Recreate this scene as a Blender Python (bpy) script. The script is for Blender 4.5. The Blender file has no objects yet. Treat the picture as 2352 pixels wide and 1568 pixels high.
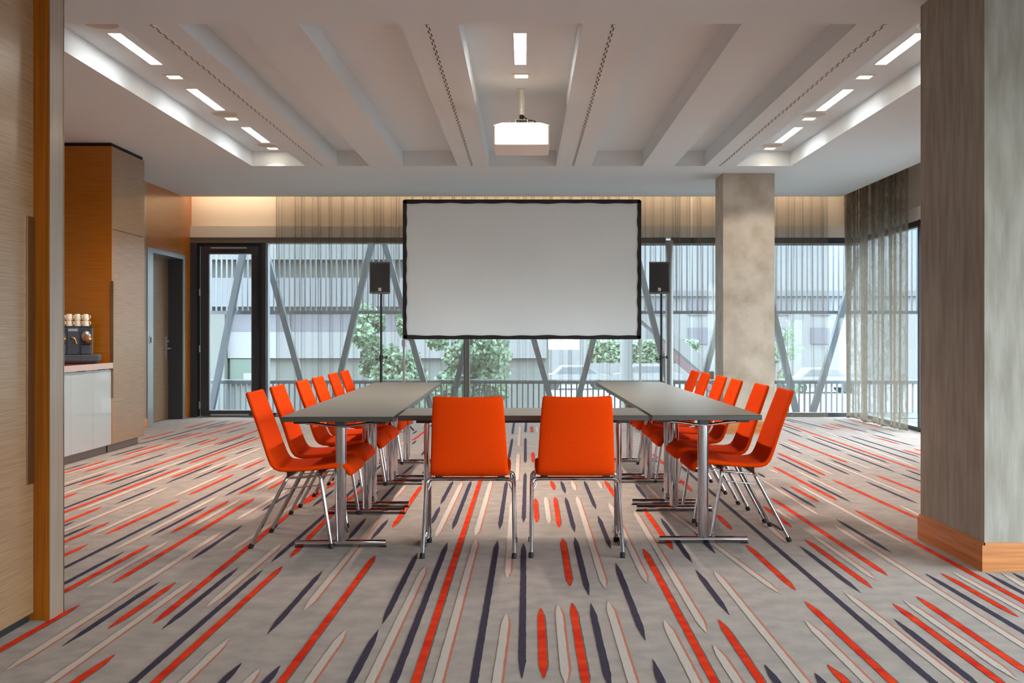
import bpy, bmesh, math, random
from mathutils import Vector, Matrix, Euler
R = random.Random(7)
PI = math.pi
S = bpy.context.scene
COL = S.collection

# ---------------------------------------------------------------- camera
cd = bpy.data.cameras.new('camera'); cam = bpy.data.objects.new('camera', cd); COL.objects.link(cam)
cam.location = (0, 0, 1.19); cam.rotation_euler = (PI/2, 0, 0)
cd.sensor_width = 36; cd.lens = 2500/2352*36
cd.shift_x = -30/2352; cd.shift_y = -19/2352
cd.clip_start = 0.05; cd.clip_end = 500
S.camera = cam
# ---------------------------------------------------------------- world
w = bpy.data.worlds.new('sky'); S.world = w; w.use_nodes = True
nt = w.node_tree; nt.nodes.clear()
tc = nt.nodes.new('ShaderNodeTexCoord'); sp = nt.nodes.new('ShaderNodeSeparateXYZ')
cr = nt.nodes.new('ShaderNodeValToRGB'); bg = nt.nodes.new('ShaderNodeBackground'); wo = nt.nodes.new('ShaderNodeOutputWorld')
mp = nt.nodes.new('ShaderNodeMapRange'); mp.inputs[1].default_value = -1; mp.inputs[2].default_value = 1
nt.links.new(tc.outputs['Generated'], sp.inputs[0]); nt.links.new(sp.outputs['Z'], mp.inputs[0])
nt.links.new(mp.outputs[0], cr.inputs[0]); nt.links.new(cr.outputs[0], bg.inputs[0]); nt.links.new(bg.outputs[0], wo.inputs[0])
e = cr.color_ramp.elements
e[0].position = 0.47; e[0].color = (.40, .40, .38, 1); e[1].position = 0.50; e[1].color = (.87, .95, 1, 1)
x = e.new(1.0); x.color = (.70, .85, 1, 1)
bg.inputs[1].default_value = 6.5
# ---------------------------------------------------------------- view
S.view_settings.view_transform = 'Standard'; S.view_settings.look = 'None'
S.view_settings.exposure = 1.15; S.view_settings.gamma = 1.0; S.view_settings.use_curve_mapping = False
S.cycles.max_bounces = 10; S.cycles.diffuse_bounces = 5; S.cycles.glossy_bounces = 4
S.cycles.transparent_max_bounces = 24; S.cycles.sample_clamp_indirect = 6
S.cycles.caustics_reflective = False; S.cycles.caustics_refractive = False
LIN_E = 11.0
AREA_W = 22.0      # linear ceiling fixtures
SPOT_W = 95.0     # square downlights
COVE_E = 7.5      # warm strip over the curtains

# ================================================================ materials
def srgb(r, g, b):
    f = lambda c: ((c/255)/12.92 if c/255 <= .04045 else ((c/255+.055)/1.055)**2.4)
    return (f(r), f(g), f(b), 1)
MT = {}
def mat(name, col, rough=.6, metal=0, coat=0, coat_r=.1, spec=.5, noise=None, bump=None, sheen=0, emit=None, trans=0):
    m = bpy.data.materials.new(name); m.use_nodes = True; n = m.node_tree; p = n.nodes['Principled BSDF']
    p.inputs['Base Color'].default_value = col; p.inputs['Roughness'].default_value = rough
    p.inputs['Metallic'].default_value = metal; p.inputs['Coat Weight'].default_value = coat
    p.inputs['Coat Roughness'].default_value = coat_r; p.inputs['Specular IOR Level'].default_value = spec
    p.inputs['Sheen Weight'].default_value = sheen
    if emit: p.inputs['Emission Color'].default_value = emit[0]; p.inputs['Emission Strength'].default_value = emit[1]
    if noise or bump:
        t = n.nodes.new('ShaderNodeTexCoord'); mpn = n.nodes.new('ShaderNodeMapping')
        n.links.new(t.outputs['Object'], mpn.inputs[0])
    if noise:   # (scale vec, detail, colour2, lo, hi)
        sc, det, c2, lo, hi = noise
        mpn.inputs['Scale'].default_value = sc
        nz = n.nodes.new('ShaderNodeTexNoise'); nz.inputs['Scale'].default_value = 1; nz.inputs['Detail'].default_value = det
        rp = n.nodes.new('ShaderNodeValToRGB'); rp.color_ramp.elements[0].position = lo; rp.color_ramp.elements[1].position = hi
        rp.color_ramp.elements[0].color = col; rp.color_ramp.elements[1].color = c2
        n.links.new(mpn.outputs[0], nz.inputs[0]); n.links.new(nz.outputs[0], rp.inputs[0]); n.links.new(rp.outputs[0], p.inputs['Base Color'])
    if bump:    # (scale vec, strength, distance)
        mb = n.nodes.new('ShaderNodeMapping'); mb.inputs['Scale'].default_value = bump[0]
        n.links.new(t.outputs['Object'], mb.inputs[0])
        nb = n.nodes.new('ShaderNodeTexNoise'); nb.inputs['Scale'].default_value = 1; nb.inputs['Detail'].default_value = 3
        bu = n.nodes.new('ShaderNodeBump'); bu.inputs['Strength'].default_value = bump[1]; bu.inputs['Distance'].default_value = bump[2]
        n.links.new(mb.outputs[0], nb.inputs[0]); n.links.new(nb.outputs[0], bu.inputs['Height']); n.links.new(bu.outputs[0], p.inputs['Normal'])
    MT[name] = m; return m
mat('carpet', srgb(161, 144, 133), .95, spec=.1, noise=((9, 9, 9), 9, srgb(141, 126, 118), .35, .68), bump=((400, 400, 400), .5, .004), sheen=.15)
mat('yarn_red', srgb(228, 62, 18), .95, spec=.1, noise=((3, 9, 3), 6, srgb(200, 34, 10), .35, .65), bump=((400, 400, 400), .6, .004))
mat('yarn_dark', srgb(70, 62, 78), .95, spec=.1, noise=((120, 120, 120), 3, srgb(54, 48, 62), .35, .65), bump=((400, 400, 400), .6, .004))
mat('yarn_white', srgb(196, 184, 174), .95, spec=.1, noise=((120, 120, 120), 3, srgb(184, 171, 161), .35, .65), bump=((400, 400, 400), .6, .004))
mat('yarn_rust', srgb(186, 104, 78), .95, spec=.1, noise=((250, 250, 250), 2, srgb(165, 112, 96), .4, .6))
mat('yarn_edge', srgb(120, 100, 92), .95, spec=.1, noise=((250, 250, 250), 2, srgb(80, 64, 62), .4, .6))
mat('plaster', srgb(221, 228, 232), .9, spec=.2)
mat('plaster_cream', srgb(236, 222, 205), .9, spec=.2)
mat('soffit_grey', srgb(222, 216, 206), .8, spec=.2)
mat('stucco', srgb(196, 186, 172), .55, spec=.4, noise=((5, 5, 5), 8, srgb(168, 155, 138), .35, .7), bump=((30, 30, 12), .15, .01))
mat('stucco_pier', srgb(158, 152, 142), .6, spec=.3, noise=((18, 18, 3), 8, srgb(134, 126, 114), .35, .7), bump=((60, 60, 10), .12, .01))
mat('veneer', srgb(184, 108, 6), .34, coat=.6, coat_r=.16, noise=((3, 3, 160), 6, srgb(154, 86, 3), .32, .7))
mat('veneer_brushed', srgb(150, 118, 86), .34, coat=.8, coat_r=.2, noise=((3, 3, 170), 6, srgb(118, 86, 58), .32, .7))
mat('veneer_upright', srgb(160, 88, 8), .45, spec=.2, coat=.05, coat_r=.2, noise=((140, 140, 2.2), 6, srgb(122, 64, 14), .32, .7))
mat('veneer_pale', srgb(146, 128, 114), .35, coat=.5, coat_r=.2, noise=((140, 140, 2.2), 6, srgb(124, 104, 90), .32, .7))
mat('skirting_oak', srgb(202, 128, 62), .4, coat=.4, coat_r=.2, noise=((2, 2, 70), 5, srgb(168, 96, 38), .32, .7))
mat('kick_brown', srgb(112, 88, 76), .5, noise=((2, 2, 70), 5, srgb(92, 70, 60), .32, .7))
mat('lacquer_grey', srgb(166, 169, 168), .22, coat=.7, coat_r=.05)
mat('worktop_edge', srgb(180, 158, 150), .4)
mat('worktop_top', srgb(150, 62, 40), .2, coat=.6, coat_r=.08)
mat('gap_black', srgb(14, 13, 13), .8)
mat('steel', srgb(190, 192, 194), .32, metal=1)
mat('brass_metal', srgb(168, 140, 110), .3, metal=1)
mat('chrome', srgb(196, 196, 200), .06, metal=1)
mat('frame_dark', srgb(62, 62, 68), .45, metal=.3)
mat('frame_black', srgb(24, 24, 28), .5)
mat('frame_brown', srgb(120, 106, 96), .6)
mat('aluminium', srgb(178, 180, 184), .35, metal=.8)
mat('grey_panel', srgb(58, 60, 64), .5)
mat('black_plastic', srgb(22, 22, 24), .45)
mat('rubber', srgb(20, 18, 18), .7)
mat('orange_fabric', srgb(240, 72, 6), .9, spec=.06, noise=((260, 260, 260), 2, srgb(226, 60, 3), .3, .7), bump=((900, 900, 900), .25, .002))
mat('laminate', srgb(104, 99, 90), .38, spec=.4, noise=((40, 40, 40), 2, srgb(100, 95, 86), .3, .7))
mat('laminate_edge', srgb(66, 60, 52), .4)
mat('white_paint', srgb(232, 226, 216), .5)
mat('white_plastic', srgb(236, 230, 220), .4)
mat('lamp_glass', srgb(250, 250, 250), .5, emit=((1, .975, .93, 1), LIN_E))
mat('fill_lamp', srgb(250, 250, 250), .5, emit=((1, .97, .93, 1), 4))  # diffuser of the fill lights added behind the camera
mat('spot_glass', srgb(250, 240, 220), .5, emit=((1, .84, .62, 1), 10))
mat('cove_lamp', srgb(250, 240, 220), .5, emit=((1, .76, .52, 1), COVE_E))
mat('grille', srgb(196, 188, 178), .8)
mat('speaker_black', srgb(26, 27, 30), .5)
mat('speaker_mesh', srgb(10, 11, 14), .45, bump=((500, 500, 500), .6, .004))
mat('speaker_grey', srgb(86, 86, 86), .5)
mat('badge', srgb(210, 210, 205), .4)
mat('screen_border', srgb(14, 13, 13), .55)
mat('machine_dark', srgb(62, 66, 74), .3, coat=.4)
mat('machine_mid', srgb(74, 78, 88), .35)
mat('bronze', srgb(196, 150, 104), .28, metal=.8)
mat('display', srgb(170, 180, 188), .3)
mat('porcelain', srgb(236, 220, 196), .25)
mat('steel_brace', srgb(66, 72, 80), .5)
mat('brace_light', srgb(120, 125, 130), .5)
mat('slat_grey', srgb(104, 110, 118), .5)
mat('concrete', srgb(88, 90, 88), .85, noise=((1.4, 1.4, .5), 7, srgb(79, 82, 80), .35, .7))
mat('panel_white', srgb(102, 104, 106), .7)
mat('panel_lilac', srgb(78, 78, 88), .5)
mat('slab_grey', srgb(84, 86, 90), .8)
mat('win_green', srgb(46, 66, 58), .25)
mat('leaf', srgb(84, 108, 82), .8)
mat('leaf_pale', srgb(108, 126, 104), .8)
mat('bark', srgb(112, 106, 96), .9)
mat('asphalt', srgb(118, 118, 118), .9)
mat('car_white', srgb(116, 118, 120), .3)
mat('car_glass', srgb(84, 90, 96), .2)
mat('tyre', srgb(40, 40, 42), .8)
mat('maroon', srgb(84, 60, 66), .6)

def mixmat(name, builder):
    m = bpy.data.materials.new(name); m.use_nodes = True; m.node_tree.nodes.clear()
    out = m.node_tree.nodes.new('ShaderNodeOutputMaterial'); m.node_tree.links.new(builder(m.node_tree), out.inputs[0]); MT[name] = m
def glass_b(n):
    t = n.nodes.new('ShaderNodeBsdfTransparent'); t.inputs[0].default_value = (.93, .97, .97, 1)
    g = n.nodes.new('ShaderNodeBsdfGlossy'); g.inputs['Roughness'].default_value = .02
    lw = n.nodes.new('ShaderNodeLayerWeight'); lw.inputs[0].default_value = .5
    pw = n.nodes.new('ShaderNodeMath'); pw.operation = 'POWER'; pw.inputs[1].default_value = 5
    f = n.nodes.new('ShaderNodeMath'); f.operation = 'MULTIPLY_ADD'; f.inputs[1].default_value = .9; f.inputs[2].default_value = .04
    n.links.new(lw.outputs['Facing'], pw.inputs[0]); n.links.new(pw.outputs[0], f.inputs[0])
    mx = n.nodes.new('ShaderNodeMixShader'); n.links.new(f.outputs[0], mx.inputs[0]); n.links.new(t.outputs[0], mx.inputs[1]); n.links.new(g.outputs[0], mx.inputs[2])
    return mx.outputs[0]
mixmat('glass', glass_b)
def sheer(col, lo, hi, weave):
    def b(n):
        t = n.nodes.new('ShaderNodeBsdfTransparent'); d = n.nodes.new('ShaderNodeBsdfDiffuse'); d.inputs[0].default_value = col
        tl = n.nodes.new('ShaderNodeBsdfTranslucent'); tl.inputs[0].default_value = col
        m1 = n.nodes.new('ShaderNodeMixShader'); m1.inputs[0].default_value = .45
        n.links.new(d.outputs[0], m1.inputs[1]); n.links.new(tl.outputs[0], m1.inputs[2])
        lw = n.nodes.new('ShaderNodeLayerWeight'); lw.inputs[0].default_value = .5
        mr = n.nodes.new('ShaderNodeMapRange'); mr.inputs[1].default_value = .0; mr.inputs[2].default_value = .85
        mr.inputs[3].default_value = lo; mr.inputs[4].default_value = hi
        n.links.new(lw.outputs['Facing'], mr.inputs[0])
        last = mr.outputs[0]
        if weave:
            tcn = n.nodes.new('ShaderNodeTexCoord'); mpn = n.nodes.new('ShaderNodeMapping'); mpn.inputs['Scale'].default_value = weave
            nz = n.nodes.new('ShaderNodeTexNoise'); nz.inputs['Detail'].default_value = 3; nz.inputs['Scale'].default_value = 1; nz.inputs['Distortion'].default_value = 1.2
            n.links.new(tcn.outputs['Object'], mpn.inputs[0]); n.links.new(mpn.outputs[0], nz.inputs[0])
            a = n.nodes.new('ShaderNodeMapRange'); a.inputs[1].default_value = .3; a.inputs[2].default_value = .7; a.inputs[3].default_value = -.16; a.inputs[4].default_value = .16
            ad = n.nodes.new('ShaderNodeMath'); ad.operation = 'ADD'; ad.use_clamp = True
            n.links.new(nz.outputs[0], a.inputs[0]); n.links.new(last, ad.inputs[0]); n.links.new(a.outputs[0], ad.inputs[1]); last = ad.outputs[0]
        mx = n.nodes.new('ShaderNodeMixShader'); n.links.new(last, mx.inputs[0]); n.links.new(t.outputs[0], mx.inputs[1]); n.links.new(m1.outputs[0], mx.inputs[2])
        return mx.outputs[0]
    return b
mixmat('sheer_grey', sheer(srgb(130, 120, 108), .30, .78, None))
mixmat('sheer_dense', sheer(srgb(128, 118, 104), .56, .92, (10, 22, 7)))
def scr(n):
    d = n.nodes.new('ShaderNodeBsdfDiffuse'); d.inputs[0].default_value = (.95, .945, .94, 1)
    tl = n.nodes.new('ShaderNodeBsdfTranslucent'); tl.inputs[0].default_value = (.9, .89, .88, 1)
    mx = n.nodes.new('ShaderNodeMixShader'); mx.inputs[0].default_value = .66
    n.links.new(d.outputs[0], mx.inputs[1]); n.links.new(tl.outputs[0], mx.inputs[2]); return mx.outputs[0]
mixmat('screen_cloth', scr)

# ================================================================ mesh helpers
class MB:
    def __init__(s): s.v = []; s.f = []; s.m = []; s.mats = []
    def mi(s, m):
        if m not in s.mats: s.mats.append(m)
        return s.mats.index(m)
    def quad(s, pts, m='plaster'):
        k = len(s.v); s.v += [tuple(p) for p in pts]; s.f.append(tuple(range(k, k+len(pts)))); s.m.append(s.mi(m)); return s
    def box(s, x0, x1, y0, y1, z0, z1, m='plaster', M=None, b=0):
        if x0 > x1: x0, x1 = x1, x0
        if y0 > y1: y0, y1 = y1, y0
        if z0 > z1: z0, z1 = z1, z0
        bm = bmesh.new(); bmesh.ops.create_cube(bm, size=1)
        for v in bm.verts: v.co = Vector((x0+(v.co.x+.5)*(x1-x0), y0+(v.co.y+.5)*(y1-y0), z0+(v.co.z+.5)*(z1-z0)))
        if b: bmesh.ops.bevel(bm, geom=bm.edges[:], offset=b, segments=2, affect='EDGES', profile=.5)
        if M: bm.transform(M)
        k = len(s.v); bm.verts.index_update(); s.v += [tuple(v.co) for v in bm.verts]
        for f in bm.faces: s.f.append(tuple(v.index+k for v in f.verts)); s.m.append(s.mi(m))
        bm.free(); return s
    def loft(s, rings, m='plaster', cap=True, closed=True):
        k = len(s.v); n = len(rings[0]); mi = s.mi(m)
        for r in rings: s.v += [tuple(p) for p in r]
        for i in range(len(rings)-1):
            for j in range(n if closed else n-1):
                a = k+i*n+j; b = k+i*n+(j+1) % n; s.f.append((a, b, b+n, a+n)); s.m.append(mi)
        if cap:
            s.f.append(tuple(k+j for j in range(n-1, -1, -1))); s.m.append(mi)
            q = k+(len(rings)-1)*n; s.f.append(tuple(q+j for j in range(n))); s.m.append(mi)
        return s
    def tube(s, pts, r, m='chrome', n=12, cap=True, r2=None, up=None):
        pts = [Vector(p) for p in pts]; rings = []
        prev = None
        for i, p in enumerate(pts):
            d = (pts[min(i+1, len(pts)-1)]-pts[max(i-1, 0)]).normalized()
            if prev is None:
                a = Vector(up) if up else (Vector((0, 0, 1)) if abs(d.z) < .9 else Vector((1, 0, 0)))
                u = (a-d*a.dot(d)).normalized()
            else: u = (prev-d*prev.dot(d)).normalized()
            prev = u; v = d.cross(u)
            rr = r[i] if isinstance(r, (list, tuple)) else r; rb = rr if r2 is None else r2
            rings.append([p+u*math.cos(2*PI*t/n)*rr+v*math.sin(2*PI*t/n)*rb for t in range(n)])
        return s.loft(rings, m, cap)
    def lathe(s, prof, c=(0, 0, 0), m='plaster', n=24, M=None):
        rings = []
        for r, z in prof:
            ring = [Vector((r*math.cos(2*PI*t/n), r*math.sin(2*PI*t/n), z)) for t in range(n)]
            if M: ring = [M @ q for q in ring]
            rings.append([Vector(c)+q for q in ring])
        return s.loft(rings, m, True)
    def build(s, name, parent=None, smooth=False, angle=35):
        me = bpy.data.meshes.new(name); me.from_pydata(s.v, [], s.f)
        for m in s.mats: me.materials.append(MT[m])
        me.polygons.foreach_set('material_index', s.m)
        if smooth:
            me.polygons.foreach_set('use_smooth', [True]*len(me.polygons))
            if angle < 180: me.set_sharp_from_angle(angle=math.radians(angle))
        me.update(); o = bpy.data.objects.new(name, me); COL.objects.link(o)
        if parent: o.parent = parent
        return o
def fillet(pts, r, n=6):
    P = [Vector(p) for p in pts]; out = [P[0]]
    for i in range(1, len(P)-1):
        a = (P[i-1]-P[i]); b = (P[i+1]-P[i]); rr = min(r, a.length*.49, b.length*.49)
        s_, e_ = P[i]+a.normalized()*rr, P[i]+b.normalized()*rr
        for k in range(n+1):
            t = k/n; out.append(s_*(1-t)**2+P[i]*2*t*(1-t)+e_*t*t)
    out.append(P[-1]); return out
def tag(o, label=None, cat=None, group=None, kind=None):
    if label: o['label'] = label
    if cat: o['category'] = cat
    if group: o['group'] = group
    if kind: o['kind'] = kind
    return o
def thing(name, label, cat, loc=(0, 0, 0), rz=0, group=None):
    o = bpy.data.objects.new(name, None); COL.objects.link(o); o.location = loc; o.rotation_euler = (0, 0, rz); o.empty_display_size = .1
    return tag(o, label, cat, group)
def struct(o): o['kind'] = 'structure'; return o
def copy_tree(o, parent=None):
    c = o.copy(); COL.objects.link(c)
    if parent: c.parent = parent
    for ch in list(o.children): copy_tree(ch, c)
    return c

# ================================================================ room shell
ZC = 3.09; ZT = 3.26; FY = 15.5; XL = -4.75; XR = 4.80; YB = -3.0
EDGE_Y = 15.15; EDGE_X = 4.40
# ---- floor: carpet with tufted stripes
fl = MB()
fl.quad([(XL-.3, YB-.2, 0), (XR+.05, YB-.2, 0), (XR+.05, FY+.05, 0), (XL-.3, FY+.05, 0)], 'carpet')
SC = {'1': (140, 960, 3.92), '2': (0, 1250, 4.9), '3': (400, 1250, 4.9), '4': (800, 1250, 4.9), '5': (1200, 1250, 4.9),
      '6': (1600, 1200, 4.26), '7': (1950, 1200, 4.261), '8': (1740, 960, 5.226), 'c': (900, 860, 3.485), 'd': (1420, 960, 5.06),
      'e': (540, 820, 3.135), 'p': (0, 0, 1)}
ST = '''1 r 0 505 410 380;k 0 475 265 400;w 0 515 500 375;r 200 488 1080 220;k 430 347 790 248;r 545 338 920 232;w 560 345 1000 228;k 700 235 1520 20;r 725 193 1030 118;r 1000 200 1280 124;k 920 205 1190 135;r 1195 180 1800 15;k 1475 140 1670 85;r 1110 93 1390 22;k 1290 100 1500 45;r 1370 92 1640 25;w -60 620 820 340;k -40 640 430 488;r 150 605 510 490;w -60 710 600 490;r 355 593 1265 282;k 620 425 960 315;w 870 388 1400 230;k 400 605 855 450;k -100 860 970 455;r -100 897 1080 447;w 640 545 1130 375;w 150 835 1330 380;r -90 758 160 665;k 1095 265 1360 182;r 1225 245 1420 183;w 950 295 1370 185;r 1370 240 1850 85;k 1405 245 1660 160;k 1025 430 1760 165;r 1145 412 1800 170;k 1560 330 1755 255;w 1480 330 1800 240;r 985 540 1490 345;k 940 590 1380 410;w 1220 505 1810 265;k 1185 555 1505 420;r 1395 498 1600 410;w 1530 465 1810 350;r 1630 463 1840 370;w 1020 705 1460 510;r 1145 695 1560 505;k 485 775 870 622;w -80 1062 960 625;r -80 980 370 797;w -40 895 80 865;k -90 1018 125 930;k -90 1120 280 958;r -120 1180 440 935;w 255 1060 830 798;r 395 1050 1070 738;k -120 1425 1850 435;w -60 1195 80 1150;r -120 1305 240 1135;w 480 1185 1410 705;k 805 1065 1320 795;r 985 1038 1515 742;w 1165 985 1610 735;k 1470 705 1805 535;r 1590 690 1930 513;w 1730 660 2010 510;r 1860 645 2100 510;r 465 1488 1745 718;k -120 1570 575 1200;r -160 1665 800 1140;w 230 1530 970 1110;k 1165 1280 1640 962;w 1580 915 2060 630;k 1800 842 2090 660;w 1530 1195 1900 950;r 2195 775 2350 660;w 1750 530 1950 430;w 1990 860 2240 690;k 2265 795 2400 690
2 r -300 1360 900 680;k 700 1150 1800 420;r 1210 955 1980 425;w 300 1735 2175 405;r 560 1750 1300 1235
p r 351 1433 671 1174;k 371 1446 548 1303;k 255 1612 604 1308;r 300 1618 649 1300;w 370 1615 526 1466;w 12 1541 511 1220;r 671 1174 742 1116
p w 475 1394 648 1247;k 622 1292 883 1062;r 666 1280 800 1140;w 699 1401 868 1193
3 k 1045 1015 1670 300;r 1000 1830 2265 125;k 400 1700 765 1330;w 600 1790 965 1395;k 900 1700 1195 1365;w 1380 1740 1935 960;k 1890 1740 2300 960
4 k 380 900 780 95;w 100 1850 865 250;w 1620 1900 1780 780;r 2200 1515 2165 720
p k 890 1605 1028 1246;r 935 1625 1107 1090;w 985 1640 1094 1238;w 1092 1230 1128 1104;k 1080 1620 1143 1241;w 1165 1327 1177 1152;k 1199 1560 1203 1247
5 w 490 1580 400 680;r 730 1668 560 660;k 1000 1668 770 660;w 1290 1730 960 640;k 1385 1085 1050 210;r 2350 1900 1360 50;w 2050 1750 1590 850;k 1680 1850 1465 1290;k 2330 795 1950 285
p r 1310 1346 1292 1236;k 1353 1368 1320 1233;w 1390 1351 1325 1140;w 1486 1339 1399 1155;w 1623 1453 1457 1174;k 1590 1292 1517 1189;r 1545 1262 1481 1172;k 1643 1271 1576 1195;w 1790 1362 1537 1174;r 1828 1356 1713 1250
6 r 720 1690 215 950;w 1180 1720 170 475;w 520 1740 160 1195;w 1850 1740 1060 960;r 1620 1720 1280 1390;k 900 1720 665 1390;k 1360 1720 1155 1470
p k 2200 1615 1564 1070;w 1809 1248 1745 1190;r 2039 1322 1771 1143;w 2011 1331 1868 1230;r 2004 1351 1849 1239;k 1978 1362 1836 1253;w 2260 1612 1940 1360;r 2110 1622 1849 1381;w 2440 1540 1917 1207;k 2049 1270 1920 1192;w 2079 1248 1835 1115;r 2440 1430 1963 1171;r 2113 1193 1911 1101
7 k 2000 1240 740 495;r 900 495 1660 925;w 1010 480 1900 975;k 1340 490 1850 770;w 1490 490 1850 700;k 1600 490 1850 630;r 655 720 1900 1570;r 430 795 1640 1680;w 540 765 1660 1550;k 435 940 1400 1700
8 r 250 40 1950 635;k 310 10 830 165;k 345 5 930 145;r 750 70 1000 140;r 855 65 1190 155;k 925 65 1330 175;k 900 10 1240 100;k 1340 130 1670 222;k 1370 195 1880 335;r 1305 200 1720 318;w 700 120 1890 580;k 940 205 1950 540;k 1110 212 1950 470;r 1730 375 2050 470;r 1870 365 2050 415;k 300 85 540 170;k 290 130 545 230;k 650 215 1590 545;k 580 240 1020 405;w 590 205 1600 590;r 360 255 1085 540;k 1060 425 1650 645;w 880 430 1390 620;k 255 305 550 435;w 260 270 525 380;r 235 415 820 693;w 390 445 910 680;k 230 465 760 720;k 670 490 1110 683;k 870 495 1265 655;w 790 500 1820 925;r 1420 685 2050 930;k 1295 758 1920 1025;k 1770 615 2050 715;k 1705 665 2050 790;w 460 625 1050 915;r 185 580 960 990;k 600 748 1120 1010;r 385 815 745 1010;k 260 815 710 1080;w 60 745 740 1170;w 490 805 1780 1510;w 1700 1045 2000 1195;r 60 1050 410 1315;k 150 1250 300 1360;w 150 1060 455 1250;k 0 655 95 715;w 130 610 250 665;w 420 50 900 190;w 1000 110 1500 250;w 1300 90 1900 240;r 1100 20 1500 115
c k 1055 1185 1068 785;k 1068 710 1070 505;k 1070 465 1075 370;k 862 1240 920 850;k 935 680 965 510;k 965 480 980 370;w 1015 575 1025 415;w 1000 850 1012 630;r 1120 465 1118 412;r 1130 705 1128 620;r 1160 1185 1148 990;w 1260 1195 1230 980;r 1340 1225 1305 980;k 1465 1265 1390 980;r 1300 925 1275 850;k 1390 955 1355 850;w 1470 930 1440 850;k 1635 1080 1540 850;w 1680 915 1650 850;k 1755 1400 1650 1130;r 1800 1000 1705 850;k 485 1240 635 850;k 390 1040 490 850;w 350 1300 560 865;k 310 1210 385 1055;w 1165 465 1160 415;k 80 805 180 720;k 240 800 300 740;k 235 650 300 570;r 5 1225 235 890;r 160 530 300 430
d k 340 950 195 760;r 860 855 700 700;r 1320 1300 1140 1115;w 490 950 320 770;r 540 545 400 415;r 45 650 0 560;k 930 730 720 545
e k 1040 1045 1160 915;k 975 1320 1105 1165;k 805 1325 945 1155;w 1140 1020 1230 920;r 1130 1225 1215 1120;r 805 1040 910 950;k 560 1075 720 950;r 505 1055 570 1010;r 655 950 720 895'''
def floor_pt(px, py):
    D = 2975/max(py-765, 60); return (px-1206)*D/2500, D
rails = []
def stripe(xa, ya, xb, yb, c):
    if ya > yb: xa, ya, xb, yb = xb, yb, xa, ya
    L = yb-ya
    if L < .05: return
    n = max(5, int(L/.035)) if ya < 9 else max(5, int(L/.09))
    tp = min(.2 if c == 'k' else .16, L*.35); wd = {'r': .030, 'k': .028, 'w': .031}[c]
    name = {'r': 'yarn_red', 'k': 'yarn_dark', 'w': 'yarn_white'}[c]
    z = .0012+R.random()*.0004
    l, r_, e2 = [], [], []
    for i in range(n+1):
        t = i/n; t = t-.11*math.sin(2*PI*t)/(1)*.9  # denser near the ends
        y = ya+L*t; q = min(y-ya, yb-y); k = min(1, (q/tp)**(.85 if c == 'k' else .68)) if q > 0 else .04
        xc = xa+(xb-xa)*t; h = wd/2*max(k, .05)
        j = .0011 if ya < 9 else .0004
        l.append((xc-h+R.uniform(-j, j), y, z)); r_.append((xc+h+R.uniform(-j, j), y, z))
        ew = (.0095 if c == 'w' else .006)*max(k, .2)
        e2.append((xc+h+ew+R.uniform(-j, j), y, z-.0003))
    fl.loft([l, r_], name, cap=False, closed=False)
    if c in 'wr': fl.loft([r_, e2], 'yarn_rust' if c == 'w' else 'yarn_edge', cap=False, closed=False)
for line in ST.split('\n'):
    key = line[0]; ox, oy, sc = SC[key]
    for it in line[2:].split(';'):
        c, a, b, c2, d = it.split(); a, b, c2, d = [float(q) for q in (a, b, c2, d)]
        x1, y1 = floor_pt(ox+a/sc, oy+b/sc); x2, y2 = floor_pt(ox+c2/sc, oy+d/sc)
        stripe(x1, y1, x2, y2, c)
def lanes(x0, x1, y0, y1, step=.075, ok=lambda x, y: True):
    x = x0
    while x < x1:
        y = y0+R.uniform(-.5, .3)
        while y < y1:
            L = R.choice([.35, .5, .7, .9, 1.4]); a, b = max(y, y0), min(y+L, y1)
            if b-a > .2 and ok(x, a) and ok(x, b): stripe(x, a, x, b, R.choice('rkwkw'))
            y += L+R.uniform(.15, .6)
        x += step*R.uniform(.9, 1.6)
lanes(-4.6, -2.2, 4.75, 9.2, .12, lambda x, y: x/y < -.44); lanes(-2.0, 4.6, -2.5, 3.45, .1); lanes(2.6, 4.7, 3.5, 9.5, .11, lambda x, y: x/y > .47)
lanes(-1.5, -.6, 11.6, 15.1, .12); lanes(.6, 2.2, 13.6, 15.1, .12)
struct(fl.build('floor'))

# ---- ceiling with coffers
CX = [(-3.105, -2.496), (-2.135, -1.768), (-1.39, -.768), (-.412, .352), (.75, 1.333), (1.695, 2.042), (2.40, 3.02)]
CY0, CY1 = 6.69, 12.37
ce = MB()
def cz(x0, x1, y0, y1, z=ZC): ce.quad([(x0, y0, z), (x0, y1, z), (x1, y1, z), (x1, y0, z)], 'plaster')
cz(XL-.2, EDGE_X, YB-.2, CY0); cz(XL-.2, EDGE_X, CY1, EDGE_Y)
px = XL-.2
for a, b in CX:
    cz(px, a, CY0, CY1); px = b
    cz(a, b, CY0, CY1, ZT)
    ce.quad([(a, CY0, ZC), (a, CY1, ZC), (a, CY1, ZT), (a, CY0, ZT)]); ce.quad([(b, CY0, ZT), (b, CY1, ZT), (b, CY1, ZC), (b, CY0, ZC)])
    ce.quad([(a, CY0, ZT), (b, CY0, ZT), (b, CY0, ZC), (a, CY0, ZC)]); ce.quad([(a, CY1, ZC), (b, CY1, ZC), (b, CY1, ZT), (a, CY1, ZT)])
cz(px, EDGE_X, CY0, CY1)
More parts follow.
